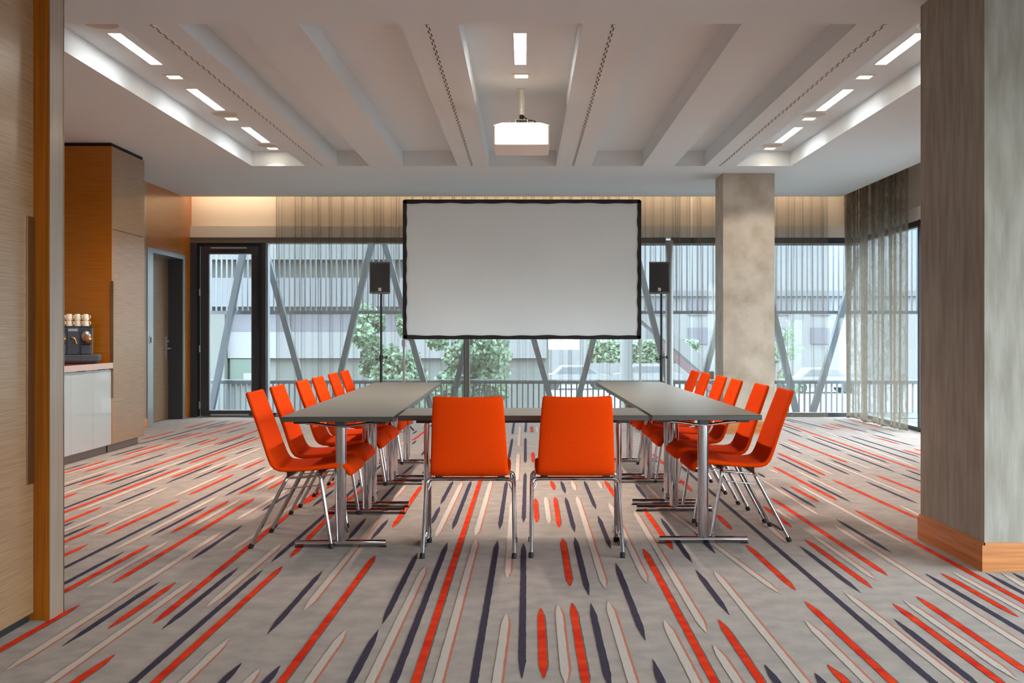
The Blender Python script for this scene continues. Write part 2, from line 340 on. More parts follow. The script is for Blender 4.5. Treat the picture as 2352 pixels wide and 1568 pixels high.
# edge fascias and the curtain recess
ce.quad([(XL-.2, EDGE_Y, ZC), (EDGE_X, EDGE_Y, ZC), (EDGE_X, EDGE_Y, 3.45), (XL-.2, EDGE_Y, 3.45)])
ce.quad([(EDGE_X, YB-.2, ZC), (EDGE_X, YB-.2, 3.45), (EDGE_X, EDGE_Y, 3.45), (EDGE_X, EDGE_Y, ZC)])
ce.quad([(XL-.2, YB-.2, 3.45), (XL-.2, FY+.1, 3.45), (XR+.1, FY+.1, 3.45), (XR+.1, YB-.2, 3.45)])
struct(ce.build('ceiling'))

# ---- walls
b = MB()
b.box(XL-.3, XR+.2, FY, FY+.25, 2.709, 3.6, 'plaster_cream')
struct(b.build('wall_back'))
b = MB(); b.box(XL, XR, FY-.07, FY+.2, 2.548, 2.709, 'soffit_grey'); struct(b.build('trim_1'))
b = MB(); b.box(XL, -.85, FY-.05, FY+.2, 2.473, 2.548, 'frame_brown'); struct(b.build('trim_2'))
D0, D1, DZ = 13.87, 15.10, 2.215
b = MB()
b.box(XL-.3, XL, 4.63, 13.66, 0, 3.6, 'veneer_brushed'); b.box(XL-.3, XL, D1+.02, FY+.2, 0, 3.6, 'veneer')
b.box(XL-.3, XL, 13.66, D1+.02, DZ+.02, 3.6, 'veneer'); b.box(XL-.3, XL-.002, 13.66, D0-.01, 0, DZ+.02, 'veneer')
struct(b.build('wall_left'))
b = MB(); b.box(XL-.3, XL-.28, 4.5, 15.8, 0, 3.6, 'plaster'); b.box(XL-.3, -2.10, 4.53, 4.63, 0, ZC, 'plaster'); struct(b.build('wall_front'))
b = MB(); b.box(-2.35, -2.20, YB, 4.53, 0, ZC+.1, 'plaster'); b.box(-2.35, XR+.2, YB-.15, YB, 2.66, ZC+.3, 'plaster_cream'); b.box(-2.35, 3.1, YB-.15, YB, 0, 2.66, 'plaster_cream'); struct(b.build('wall_behind'))
b = MB(); b.box(XR, XR+.2, 5.9, 10.2, 0, 2.56, 'plaster_cream'); b.box(XR, XR+.2, YB, FY+.2, 2.56, 3.6, 'plaster_cream'); b.box(XR-.05, XR, YB, FY, 2.56, 2.72, 'soffit_grey'); struct(b.build('wall_right'))
# left wooden door in its steel frame
f = MB(); f.box(XL-.20, XL+.012, D0-.20, D0, 0, DZ+.06, 'steel'); f.box(XL-.20, XL+.012, D0, D1, DZ, DZ+.06, 'steel'); f.box(XL-.001, XL+.012, D1, D1+.07, 0, DZ+.06, 'steel')
dr = MB(); dr.box(XL-.24, XL-.20, D0, D1-.005, .01, DZ, 'veneer_brushed'); door1 = struct(dr.build('door_1'))
fo = f.build('door_frame', door1)
j = MB(); j.box(XL-.20, XL-.001, D1-.004, D1+.02, 0, DZ, 'grey_panel'); j.build('door_jamb', door1)
h = MB(); h.box(XL-.20, XL-.19, D1-.10, D1-.05, .82, 1.14, 'steel', b=.003); h.tube([(XL-.195, D1-.075, .98), (XL-.14, D1-.075, .98), (XL-.14, D1-.21, .98)], .009, 'steel'); h.tube([(XL-.195, D1-.075, 1.08), (XL-.165, D1-.075, 1.08)], .016, 'steel')
h.build('door_handle', door1, True)
s_ = MB(); s_.box(XL+.012, XL+.022, 13.71, 13.79, 1.05, 1.16, 'aluminium', b=.002); s_.box(XL+.022, XL+.027, 13.73, 13.77, 1.07, 1.14, 'frame_dark', b=.001)
tag(s_.build('light_switch'), 'small metal wall switch on the steel frame beside the recessed door', 'switch')
b = MB(); b.box(XL, XL+.015, 13.50, 13.655, 0, .12, 'skirting_oak'); struct(b.build('baseboard_left'))
b = MB(); b.box(XL, XL+.02, 13.47, 13.50, 0, ZC, 'aluminium'); struct(b.build('trim_3'))
# near left: sliding panel and post
b = MB(); b.box(-2.13, -1.972, 4.51, 4.645, 0, ZC, 'veneer_upright')
b.box(-1.972, -1.969, 4.512, 4.64, 0, ZC, 'veneer_pale'); b.box(-1.974, -1.967, 4.64, 4.647, 0, ZC, 'brass_metal')
struct(b.build('trim_4'))
b = MB(); b.box(-2.10, -2.036, 2.9, 4.507, .035, ZC-.01, 'veneer_brushed'); dd = struct(b.build('door_2'))
h = MB(); h.box(-2.036, -2.030, 4.44, 4.506, .57, 1.67, 'brass_metal', b=.001); h.build('door_handle', dd)
b = MB(); b.box(-2.19, -2.05, 2.2, 4.5, 0, .034, 'gap_black'); struct(b.build('panel_gap_shade'))  # black strip standing in for the shade under the sliding panel
b = MB(); b.box(-2.12, -2.05, -2.9, 2.85, 0, ZC, 'veneer_brushed'); struct(b.build('wall_near_left'))

# pillars
def pillar(x0, x1, y0, y1, m, nm, bb):
    p = MB(); p.box(x0, x1, y0, y1, 0, ZC+.03, m); struct(p.build(nm))
    q = MB(); t = .018
    q.box(x0-t, x1+t, y0-t, y0, 0, .13, 'skirting_oak'); q.box(x0-t, x0, y0, y1, 0, .13, 'skirting_oak'); q.box(x1, x1+t, y0, y1, 0, .13, 'skirting_oak')
    q.box(x0-t*.4, x1+t*.4, y0-t*.5, y0, .13, .142, 'skirting_oak'); q.box(x0-t*.5, x0, y0-t*.5, y1, .13, .142, 'skirting_oak')
    struct(q.build(bb))
pillar(2.351, 2.962, 12.92, 13.45, 'stucco', 'wall_pillar', 'baseboard_pillar')
pillar(2.300, 3.30, 5.45, 6.33, 'stucco_pier', 'wall_pier', 'baseboard_pier')

# ---- back glazing
b = MB()
GZ = 2.473
b.box(XL-.1, -4.66, FY-.06, FY+.12, 0, GZ, 'frame_dark'); b.box(-4.66, -4.625, FY-.02, FY+.12, 0, GZ, 'frame_black')
b.box(-4.66, -3.76, FY-.03, FY+.1, 2.425, GZ, 'frame_black')
b.box(-3.775, -3.73, FY-.06, FY+.12, 0, GZ, 'frame_black'); b.box(-3.73, -3.675, FY-.08, FY+.12, 0, GZ, 'frame_dark'); b.box(-3.675, -3.655, FY-.03, FY+.1, 0, GZ, 'aluminium')
b.box(-4.66, -3.76, FY-.03, FY+.1, 0, .012, 'aluminium')
struct(b.build('trim_6'))
dl = MB()
x0, x1, z0, z1 = -4.606, -3.785, .015, 2.42
gx0, gx1, gz0, gz1 = -4.495, -3.878, .085, 2.325
for bb in ((x0, gx0, z0, z1), (gx1, x1, z0, z1), (gx0, gx1, z0, gz0), (gx0, gx1, gz1, z1)):
    dl.box(bb[0], bb[1], FY-.05, FY+.03, bb[2], bb[3], 'frame_dark')
for bb in ((gx0, gx0+.012, gz0, gz1), (gx1-.012, gx1, gz0, gz1), (gx0, gx1, gz0, gz0+.014), (gx0, gx1, gz1-.014, gz1)):
    dl.box(bb[0], bb[1], FY-.035, FY+.02, bb[2], bb[3], 'aluminium')
door3 = struct(dl.build('door_3'))
g = MB(); g.box(gx0, gx1, FY-.01, FY+.008, gz0, gz1, 'glass'); g.build('door_pane', door3)
h = MB(); h.box(-4.46, -3.95, FY-.075, FY-.05, 2.385, 2.41, 'aluminium', b=.003); h.build('door_closer', door3)
h = MB(); h.box(-4.46, -3.92, FY-.06, FY-.05, .022, .045, 'aluminium'); h.build('threshold_strip', door3)
h = MB(); h.box(-3.80, -3.785, FY-.10, FY-.05, 1.25, 2.28, 'frame_black', b=.004); h.build('door_handle', door3)
for zz in (.12, .92, 1.72): 
    h = MB(); h.box(-4.625, -4.605, FY-.07, FY-.05, zz, zz+.10, 'aluminium', b=.003); h.build('hinge', door3)
segs = [(-3.655, -.87, .058), (-.79, 2.0, .10), (2.08, XR, .10)]
for k, (a, c, hd) in enumerate(segs):
    m_ = MB(); m_.box(a, c, FY-.02, FY+.08, GZ-hd+.07, 2.548, 'frame_dark' if k else 'frame_black'); m_.box(a, c, FY-.02, FY+.08, 0, .06, 'frame_dark')
    m_.box(a, c, FY-.04, FY-.02, GZ-hd+.075, GZ-hd+.095, 'aluminium')
    wo_ = struct(m_.build('window_%d' % (k+1)))
    g = MB(); g.box(a, c, FY+.02, FY+.035, .06, GZ-hd+.07, 'glass'); g.build('window_pane', wo_)
b = MB(); b.box(-.87, -.79, FY-.08, FY+.12, 0, 2.548, 'frame_dark'); b.tube([(2.04, FY-.1, 0), (2.04, FY-.1, 2.50)], .055, 'aluminium', n=20); struct(b.build('trim_7'))
# right glazing; unseen bays nearer than the last are added for daylight
ys = [YB, -1.2, .6, 2.4, 4.2, 5.87, 10.23, 11.6, 13.14, FY]
b = MB()
for y in ys[:-1]: b.box(XR-.05, XR-.0, y-.03, y+.03, 0, 2.56, 'frame_dark')
b.box(XR-.03, XR+.1, YB, FY, 2.49, 2.56, 'frame_black'); b.box(XR-.04, XR+.0, YB, FY, 2.47, 2.49, 'aluminium'); b.box(XR-.03, XR+.1, YB, FY, 0, .05, 'frame_dark')
w4 = struct(b.build('window_4'))
for ya_, yb_ in zip(ys[:-1], ys[1:]):
    if ya_ == 5.87: continue
    g = MB(); g.box(XR+.02, XR+.03, ya_+.03, yb_-.03 if yb_ < FY else FY, .05, 2.49, 'glass'); g.build('window_pane', w4)
b = MB()  # unseen window added behind the camera, lets in frontal daylight
for x_ in (3.1, XR-.05): b.box(x_, x_+.05, YB-.1, YB, 0, 2.66, 'frame_dark')
b.box(3.1, XR, YB-.1, YB, 2.60, 2.66, 'frame_dark'); b.box(3.1, XR, YB-.1, YB, 0, .05, 'frame_dark')
w5 = struct(b.build('window_5')); g = MB(); g.box(3.1, XR, YB-.06, YB-.05, .05, 2.6, 'glass'); g.build('window_pane', w5)
# warm strip in the curtain recess
b = MB(); b.box(XL+.02, EDGE_X-.05, EDGE_Y+.015, EDGE_Y+.035, 3.20, 3.225, 'cove_lamp')
tag(b.build('cove_light'), 'warm light strip hidden in the ceiling recess above the curtains', 'light')

# ---- curtains
def curtain(path, z0, z1, pitch, depth, wid, m, nm, label, seed):
    rr = random.Random(seed); (xa, ya), (xb, yb) = path
    L = math.hypot(xb-xa, yb-ya); dx, dy = (xb-xa)/L, (yb-ya)/L; nx, ny = dy, -dx
    P = []; s = rr.uniform(0, pitch)
    while s < L: P.append((s, depth*rr.uniform(.5, 1.2), wid*rr.uniform(.7, 1.4), rr.uniform(-.04, .04), rr.uniform(.3, 1))); s += pitch*rr.uniform(.55, 1.45)
    n = int(L/.006); zs = [z0+(z1-z0)*i/10 for i in range(11)]
    rings = []
    for z in zs:
        t = (z-z0)/(z1-z0); ring = []
        for i in range(n+1):
            u = L*i/n; o = .006*math.sin(u*9+seed)*(1-t)
            for (s, dp, wd, sl, pw) in P:
                q = (u-s-sl*(1-t))/(wd*(1+.5*(1-t)))
                if abs(q) < 3: o += dp*math.exp(-q*q)*(.55+.45*t if pw < .6 else 1)
            ring.append((xa+dx*u+nx*o, ya+dy*u+ny*o, z))
        rings.append(ring)
    c = MB(); c.loft(rings, m, cap=False, closed=False)
    hem = [[(p[0], p[1]-.001, z0+.002) for p in rings[0]], [(p[0], p[1]-.001, z0+.03) for p in rings[0]]]
    c.loft(hem, m, cap=False, closed=False)
    o = c.build(nm, None, True, 180); return tag(o, label, 'curtain')
curtain([(-3.51, 15.33), (2.33, 15.33)], .015, 3.44, .13, .05, .016, 'sheer_grey', 'sheer_curtain', 'long sheer grey curtain across the back windows behind the projection screen', 3)
curtain([(2.36, 15.33), (4.27, 15.33)], .015, 3.44, .13, .05, .016, 'sheer_grey', 'sheer_curtain', 'sheer grey curtain between the far pillar and the room corner', 5)
curtain([(4.58, 15.32), (4.62, 13.12)], .012, 3.44, .15, .09, .035, 'sheer_dense', 'sheer_curtain', 'gathered dark sheer curtain along the right window wall', 8)

# ================================================================ ceiling fixtures
def linear_light(x, y, label, z=None, m='lamp_glass'):
    t = thing('linear_ceiling_light', label, 'ceiling light', (x, y, z or ZT), 0, 'recessed linear ceiling lights')
    f = MB(); W, L = .043, .435
    f.box(-W-.006, -W, -L-.006, L+.006, -.004, .03, 'white_paint'); f.box(W, W+.006, -L-.006, L+.006, -.004, .03, 'white_paint')
    f.box(-W, W, -L-.006, -L, -.004, .03, 'white_paint'); f.box(-W, W, L, L+.006, -.004, .03, 'white_paint')
    f.build('frame', t); g = MB(); g.box(-W, W, -L, L, -.002, .004, m); g.build('diffuser', t)
    if m == 'lamp_glass':
        ld = bpy.data.lights.new('linear_lamp', 'AREA'); ld.shape = 'RECTANGLE'; ld.size = 2*W-.004; ld.size_y = 2*L-.004; ld.spread = 2.1
        ld.color = (1, .95, .87); ld.energy = AREA_W*(.42 if x < -1 else (.28 if x > 1 else 1.25))
        lo = bpy.data.objects.new('linear_lamp', ld); COL.objects.link(lo); lo.location = (0, 0, -.006); lo.parent = t
LL = [(-2.835, 7.94, 'nearest long bright light in the left outer ceiling bay'), (-2.825, 9.65, 'middle long bright light in the left outer ceiling bay'), (-2.81, 11.37, 'farthest long bright light in the left outer ceiling bay'),
      (2.735, 7.94, 'nearest long bright light in the right outer ceiling bay'), (2.745, 9.67, 'middle long bright light in the right outer ceiling bay'), (2.75, 11.37, 'farthest long bright light in the right outer ceiling bay'),
      (-.035, 7.94, 'long bright light in the middle ceiling bay before the projector')]
for a in LL: linear_light(*a)
for i, x_ in enumerate((-1.3, .8, 2.9)):  # unseen fixtures added behind the camera to fill the foreground
    for k, y_ in enumerate((-1.8, 0, 1.8, 3.6)):
        linear_light(x_, y_, 'added unseen fill light behind the camera, %s line, %s from the back' % (('left', 'middle', 'right')[i], ('first', 'second', 'third', 'fourth')[k]), ZC, 'fill_lamp')
def downlight(x, y, label):
    pw = .42 if x < -1 else (.18 if x > 1 else .5)
    t = thing('square_downlight', label, 'ceiling light', (x, y, ZT), 0, 'square recessed downlights')
    f = MB(); o_, i_ = .075, .052
    for (a, c, d, e_) in ((-o_, -i_, -o_, o_), (i_, o_, -o_, o_), (-i_, i_, -o_, -i_), (-i_, i_, i_, o_)): f.box(a, c, d, e_, -.006, .004, 'white_paint', b=.001)
    f.build('frame', t); g = MB(); g.box(-i_, i_, -i_, i_, -.003, .002, 'spot_glass'); g.build('lens', t)
    ld = bpy.data.lights.new('downlight_lamp', 'SPOT'); ld.energy = SPOT_W*pw; ld.color = (1, .86, .70); ld.spot_size = 1.95; ld.spot_blend = .45; ld.shadow_soft_size = .05
    lo = bpy.data.objects.new('downlight_lamp', ld); COL.objects.link(lo); lo.location = (0, 0, -.02); lo.parent = t
DL = [(-2.83, 8.79, 'square downlight between the near and middle long lights, left bay'), (-2.83, 10.5, 'square downlight between the middle and far long lights, left bay'), (-2.825, 12.18, 'square downlight at the far end of the left bay'),
      (2.74, 8.79, 'square downlight between the near and middle long lights, right bay'), (2.74, 10.5, 'square downlight between the middle and far long lights, right bay'), (2.74, 12.18, 'square downlight at the far end of the right bay'),
      (-.03, 8.76, 'square downlight in the middle bay just before the projector')]
for a in DL: downlight(*a)
def ceil_speaker(x, y, label):
    t = thing('ceiling_speaker', label, 'speaker', (x, y, ZT), 0, 'round ceiling speakers')
    f = MB(); f.lathe([(.112, .0), (.118, -.006), (.13, -.006), (.134, 0)], m='white_paint', n=36); f.build('rim', t, True)
    g = MB(); g.lathe([(.001, -.003), (.112, -.003), (.112, .002)], m='grille', n=36); g.build('grille', t)
CS = [(-2.84, 7.28, 'round ceiling speaker at the near end of the left bay'), (-2.83, 10.28, 'round ceiling speaker midway along the left bay'), (-2.835, 11.98, 'round ceiling speaker near the far end of the left bay'),
      (2.76, 7.28, 'round ceiling speaker at the near end of the right bay by the pier'), (2.73, 10.28, 'round ceiling speaker midway along the right bay'), (2.72, 11.98, 'round ceiling speaker near the far end of the right bay')]
for a in CS: ceil_speaker(*a)
def slot(x, label):
    t = thing('slot_diffuser', label, 'air vent', (x, (CY0+CY1)/2, ZC), 0, 'linear slot diffusers')
    L = (CY1-CY0)/2-.01
    f = MB(); f.box(-.0145, -.0115, -L, L, -.003, 0, 'white_paint'); f.box(.0115, .0145, -L, L, -.003, 0, 'white_paint'); f.box(-.0012, .0012, -L, L, -.003, 0, 'white_paint'); f.build('frame', t)
    k = MB(); k.box(-.0115, .0115, -L, L, -.0008, -.0003, 'grey_panel'); k.build('channel', t)
    v = MB(); y = -L; i = 0
    while y < L-.06:
        xx = -.0108 if i % 2 else .0020
        v.box(xx, xx+.0088, y, y+.055, -.0035, -.001, 'white_paint'); y += .068; i += 1
    v.build('vanes', t)
slot(-2.30, 'slotted air vent in the ceiling beside the left outer bay'); slot(-.602, 'slotted air vent in the ceiling just left of the projector bay')
slot(.545, 'slotted air vent in the ceiling just right of the projector bay'); slot(2.214, 'slotted air vent in the ceiling beside the right outer bay')

# ---- projector
t = thing('projector', 'white projector hanging from the middle ceiling bay on a pole', 'projector', (-.03, 9.24, 2.74))
b = MB()
def rrect(hx, y0, y1, z, r=.03, n=5):
    pts = []
    for cx, cy, a0 in ((hx-r, y1-r, 0), (-hx+r, y1-r, PI/2), (-hx+r, y0+r, PI), (hx-r, y0+r, 1.5*PI)):
        for k in range(n+1): a = a0+PI/2*k/n; pts.append((cx+r*math.cos(a), cy+r*math.sin(a), z))
    return pts
b.loft([rrect(.226, -.265, .255, .0), rrect(.232, -.27, .26, .006), rrect(.232, -.27, .26, .164), rrect(.228, -.265, .255, .170), rrect(.175, -.17, .2, .205), rrect(.17, -.16, .19, .207)], 'white_plastic')
b.build('casing', t, True, 30)
b = MB(); b.box(-.232, .232, -.2712, -.2698, .159, .161, 'grille'); b.build('seam', t)
b = MB(); b.tube([(.1, .255, .08), (.1, .29, .08)], .045, 'black_plastic', n=20); b.build('lens', t, True)
b = MB(); b.box(-.10, .10, -.08, .08, .212, .216, 'white_paint'); b.box(-.10, -.096, -.08, .08, .216, .240, 'white_paint'); b.box(.096, .10, -.08, .08, .216, .240, 'white_paint')
b.box(-.058, .058, -.06, .06, .25, .254, 'white_paint'); b.box(-.054, -.046, -.05, .05, .216, .25, 'aluminium'); b.box(.046, .054, -.05, .05, .216, .25, 'aluminium')
for xx in (-.08, .08): b.box(xx-.006, xx+.006, -.01, .01, .205, .213, 'aluminium')
b.build('mount_bracket', t)
b = MB(); b.tube([(0, 0, .25), (0, 0, .31)], .018, 'black_plastic', n=12); b.tube([(0, 0, .30), (0, 0, .519)], .026, 'white_paint', n=20); b.tube([(0, 0, .512), (0, 0, .5195)], .045, 'white_paint', n=20)
for zz in (.34, .40): b.tube([(0, -.03, zz), (0, -.02, zz)], .004, 'steel', n=8)
b.build('pole', t, True)
b = MB(); b.tube(fillet([(.005, -.015, .30), (.03, -.03, .27), (.07, -.04, .245), (.11, -.03, .25), (.13, -.02, .207)], .03), .005, 'black_plastic', n=8); b.tube(fillet([(0, -.015, .31), (.04, -.03, .255), (.08, -.03, .218)], .02), .004, 'black_plastic', n=8); b.build('cable', t, True)

# ================================================================ chair
def spow(c, p): return math.copysign(abs(c)**p, c)
def make_chair():
    t = thing('upholstered_chair', 'x', 'chair', (0, 0, 0))
    prof = [(-.030, .850), (-.017, .812), (.008, .745), (.035, .672), (.060, .600), (.082, .535), (.098, .490), (.111, .462), (.128, .443), (.151, .434), (.185, .431),
            (.25, .434), (.33, .440), (.41, .449), (.455, .455), (.487, .456), (.513, .451), (.532, .440), (.543, .425), (.546, .411)]
    wid = [.183, .187, .192, .197, .201, .205, .208, .210, .212, .214, .216, .219, .221, .221, .220, .218, .216, .214, .212, .210]
    th = [.0125, .0135, .014, .014, .0145, .0155, .017, .018, .0185, .0185, .018, .0175, .018, .019, .022, .025, .027, .028, .027, .025]
    cv = [.020, .021, .021, .020, .018, .014, .010, .006, .003, .001, 0, -.002, -.003, -.003, -.002, 0, 0, 0, 0, 0]
    N = 32
    def ring(i, k=1.0, ext=0.0):
        x_, z_ = prof[i]; a = Vector(prof[max(i-1, 0)]); c = Vector(prof[min(i+1, len(prof)-1)]); d = (c-a).normalized(); nrm = Vector((d.y, -d.x)) # toward rear/under
        nrm = Vector((-d.y, d.x))
        out = []
        for q in range(N):
            an = 2*PI*q/N; u = spow(math.cos(an), .32); v = spow(math.sin(an), .55)
            y = u*wid[i]*(1-(1-k)*.09); o = v*th[i]*k
            cur = cv[i]*(1-u*u)    # centre pushed back
            # nrm points up-forward side; push centre to the rear
            px_ = x_+d.x*ext + nrm.x*o + (-cur if i < 10 else 0); pz_ = z_+d.y*ext+nrm.y*o + (cur if i >= 10 else 0)
            if i == 0: pz_ -= (1-u*u)*.007
            out.append((px_, y, pz_))
        return out
    nb = 9
    rb = [ring(0, .25, -.011), ring(0, .6, -.008), ring(0, .88, -.004)]+[ring(i) for i in range(0, nb+1)]
    b = MB(); b.loft(rb, 'orange_fabric', cap=True)
    b.f.pop(); b.m.pop(); b.build('backrest', t, True, 180)
    b = MB(); rs = [ring(i) for i in range(nb, len(prof))]; L_ = len(prof)-1
    rs += [ring(L_, .88, .006), ring(L_, .6, .011), ring(L_, .25, .014)]
    b.loft(rs, 'orange_fabric', cap=True); b.f.pop(-2); b.m.pop(-2); b.build('seat', t, True, 180)
    yw = .243
    for sx, (fx, tx, tz) in (('r', (0.0, .204, .392)), ('f', (.450, .385, .408))):
        for sy in (-1, 1):
            pts = fillet([(fx, sy*yw, .006), (tx, sy*(yw-.006), tz), (tx, sy*(yw-.075), tz+.002)], .045, 8)
            l = MB(); l.tube(pts, .0105, 'chrome', n=14); leg = l.build('leg', t, True, 60)
            g = MB(); dv = Vector((tx-fx, 0, tz)).normalized(); a = Vector((fx, sy*yw, 0.0))
            g.tube([a, a+dv*.028], .0135, 'rubber', n=14); g.build('glide', leg, True, 60)
        cbar = MB(); cbar.tube([(tx, -(yw-.074), tz+.002), (tx, yw-.074, tz+.002)], .0105, 'chrome', n=14); cbar.build('crossbar', t, True, 60)
    for sy in (-1, 1):
        s2 = MB(); s2.tube([(.195, sy*(yw-.02), .385), (.39, sy*(yw-.02), .402)], .006, 'chrome', n=8)
        s2.tube(fillet([(.19, sy*(yw-.03), .372), (.175, sy*(yw-.012), .325), (.395, sy*(yw-.012), .350), (.385, sy*(yw-.03), .395)], .02), .0032, 'chrome', n=8)
        s2.build('side_rail', t, True, 60)
        k = MB(); k.box(.190, .225, sy*.17-.02, sy*.17+.02, .398, .416, 'rubber', b=.003); k.build('mounting_pad', t); k = MB(); k.box(.365, .405, sy*.17-.02, sy*.17+.02, .412, .425, 'rubber', b=.003); k.build('mounting_pad', t)
    return t
chair0 = make_chair(); used = [False]
def chair(x, y, rz, label, group):
    c = copy_tree(chair0) if used[0] else chair0; used[0] = True
    c.location = (x, y, 0); c.rotation_euler = (0, 0, rz); c['label'] = label; c['group'] = group
ordn = ['nearest', 'second', 'third', 'fourth', 'fifth', 'farthest']
for k, (x, y, a) in enumerate([(-1.52, 6.26, .0), (-1.54, 6.90, .01), (-1.54, 7.67, 0), (-1.545, 8.27, -.01), (-1.565, 9.04, .01), (-1.565, 9.62, 0)]):
    lab = ['nearest orange chair of the left row, its whole back in view', 'orange chair second from the near end of the left row', 'orange chair third from the near end of the left row', 'orange chair third from the far end of the left row', 'orange chair second from the far end of the left row', 'farthest orange chair of the left row, beside the window'][k]
    chair(x, y, a, lab, 'orange chairs along the left tables')
for k, (x, y, a) in enumerate([(1.512, 6.46, .0), (1.505, 7.07, .01), (1.485, 7.80, 0), (1.49, 8.43, .01), (1.48, 9.10, 0), (1.47, 9.62, 0)]):
    lab = ['nearest orange chair of the right row, its whole back in view', 'orange chair second from the near end of the right row', 'orange chair third from the near end of the right row', 'orange chair third from the far end of the right row', 'orange chair second from the far end of the right row', 'farthest orange chair of the right row, by the speaker stand'][k]
    chair(x, y, PI+a, lab, 'orange chairs along the right tables')
chair(-.300, 5.745, PI/2, 'left of the two orange chairs at the near table, seen from behind', 'orange chairs at the near table')
chair(.275, 5.765, PI/2, 'right of the two orange chairs at the near table, seen from behind', 'orange chairs at the near table')

# ================================================================ tables
TH = .735
def make_table(L, W, clips):
    """long axis = local y, origin at centre"""
    t = thing('folding_table', 'x', 'table')
    b = MB(); b.box(-W/2, W/2, -L/2, L/2, TH-.028, TH-.0008, 'laminate_edge', b=.0015); b.quad([(-W/2+.0015, -L/2+.0015, TH), (W/2-.0015, -L/2+.0015, TH), (W/2-.0015, L/2-.0015, TH), (-W/2+.0015, L/2-.0015, TH)], 'laminate'); b.build('tabletop', t)
    for s in (-1, 1):
        y = s*(L/2-.135)
        l = MB(); l.tube([(0, y, .022), (0, y, .675)], .031, 'chrome', n=24, r2=.017, up=(1, 0, 0)); l.build('column', t, True, 50)
        f = MB(); f.tube([(-.25, y, .022), (.25, y, .022)], .019, 'chrome', n=20); f.build('foot', t, True, 50)
        g = MB()
        for q in (-1, 1):
            g.box(q*.235-.02, q*.235+.02, y-.012, y+.012, 0, .006, 'rubber')
        g.build('foot_pad', t)
        a = MB(); w2 = .19
        pr = []
        for i in range(21):
            u = -1+2*i/20; z = TH-.046-.018*math.cos(u*PI/2)**2; pr.append((u*w2, y, z))
        a.tube(pr, .008, 'chrome', n=10, r2=.020, up=(0, 0, 1)); a.build('bracket', t, True, 50)
        c = MB(); c.box(-.028, .028, y-.03, y+.03, TH-.062, TH-.029, 'grey_panel', b=.003)
        for q in (-1, 1): c.box(q*(w2+.03)-.035, q*(w2+.03)+.035, y-.04, y+.04, TH-.046, TH-.029, 'black_plastic', b=.003)
        c.build('mounting_block', t)
    for sx in (-1, 1):
        r = MB(); r.box(sx*.15-.012, sx*.15+.012, -L/2+.16, L/2-.16, TH-.052, TH-.029, 'grey_panel'); r.build('rail', t)
    for y in clips:
        for sx in (-1, 1):
            k = MB(); k.box(sx*(W/2-.012)-.012, sx*(W/2-.012)+.012, y-.02, y+.02, TH-.034, TH-.0285, 'black_plastic'); k.build('linking_clip', t)
    return t
LT = 1.385
tb = make_table(LT, .61, (-.55, .55)); first = True
def row(x0, y0, ang, labs, w):
    global first
    for i in range(3):
        o = tb if first else copy_tree(tb); first = False
        cx, cy = 0, LT/2+i*(LT+.002)
        o.location = (x0-math.sin(ang)*cy+math.cos(ang)*w/2, y0+math.cos(ang)*cy+math.sin(ang)*w/2, 0); o.rotation_euler = (0, 0, ang); o['label'] = labs[i]; o['group'] = 'grey topped tables with chrome T legs'
row(-1.329, 5.92, .014, ['nearest grey table of the left row, chrome T leg in front', 'middle grey table of the left row', 'farthest grey table of the left row'], .61)
row(.706, 6.035, .011, ['nearest grey table of the right row, chrome T leg in front', 'middle grey table of the right row', 'farthest grey table of the right row'], .61)
o = copy_tree(tb); o.location = (-.013, 6.325, 0); o.rotation_euler = (0, 0, PI/2+.012); o['label'] = 'grey table closing the near end of the U, behind two orange chairs'
for c in (o,): c['group'] = 'grey topped tables with chrome T legs'

# ================================================================ screen + speaker stands
t = thing('projection_screen', 'large blank white projection screen in a black frame standing before the windows', 'projection screen', (-.037, 13.4, 0))
XW, Z0, Z1 = 1.455, 1.128, 2.822; iw = .034
b = MB(); nseg = 60
def edge(p0, p1, inn):   # wavy cloth border
    A, B, I = Vector(p0), Vector(p1), Vector(inn); r1, r2 = [], []
    for i in range(nseg+1):
        q = A.lerp(B, i/nseg); wv = (.004*math.sin(i*.9)+.003*math.sin(i*.37+1))*(1 if 0 < i < nseg else 0)
        r1.append(q-I*.012+Vector((0, 0, 0))); r2.append(q+I*(iw+wv))
    f0 = [p+Vector((0, -.016, 0)) for p in r1]; f1 = [p+Vector((0, -.016, 0)) for p in r2]
    b.loft([f0, f1], 'screen_border', False, False); b.loft([r1, f0], 'screen_border', False, False); b.loft([f1, [p+Vector((0, .012, 0)) for p in r2]], 'screen_border', False, False)
edge((-XW, 0, Z0), (-XW, 0, Z1), (1, 0, 0)); edge((XW, 0, Z0), (XW, 0, Z1), (-1, 0, 0)); edge((-XW, 0, Z0), (XW, 0, Z0), (0, 0, 1)); edge((-XW, 0, Z1), (XW, 0, Z1), (0, 0, -1))
b.build('border', t)
b = MB(); b.box(-XW+.02, XW-.02, -.006, -.003, Z0+.02, Z1-.02, 'screen_cloth'); b.build('cloth', t)
b = MB()
for a_, c_ in (((-XW, Z0), (-XW, Z1)), ((XW, Z0), (XW, Z1)), ((-XW, Z0), (XW, Z0)), ((-XW, Z1), (XW, Z1))):
    b.tube([(a_[0], .02, a_[1]), (c_[0], .02, c_[1])], .014, 'aluminium', n=8)
b.build('frame', t)
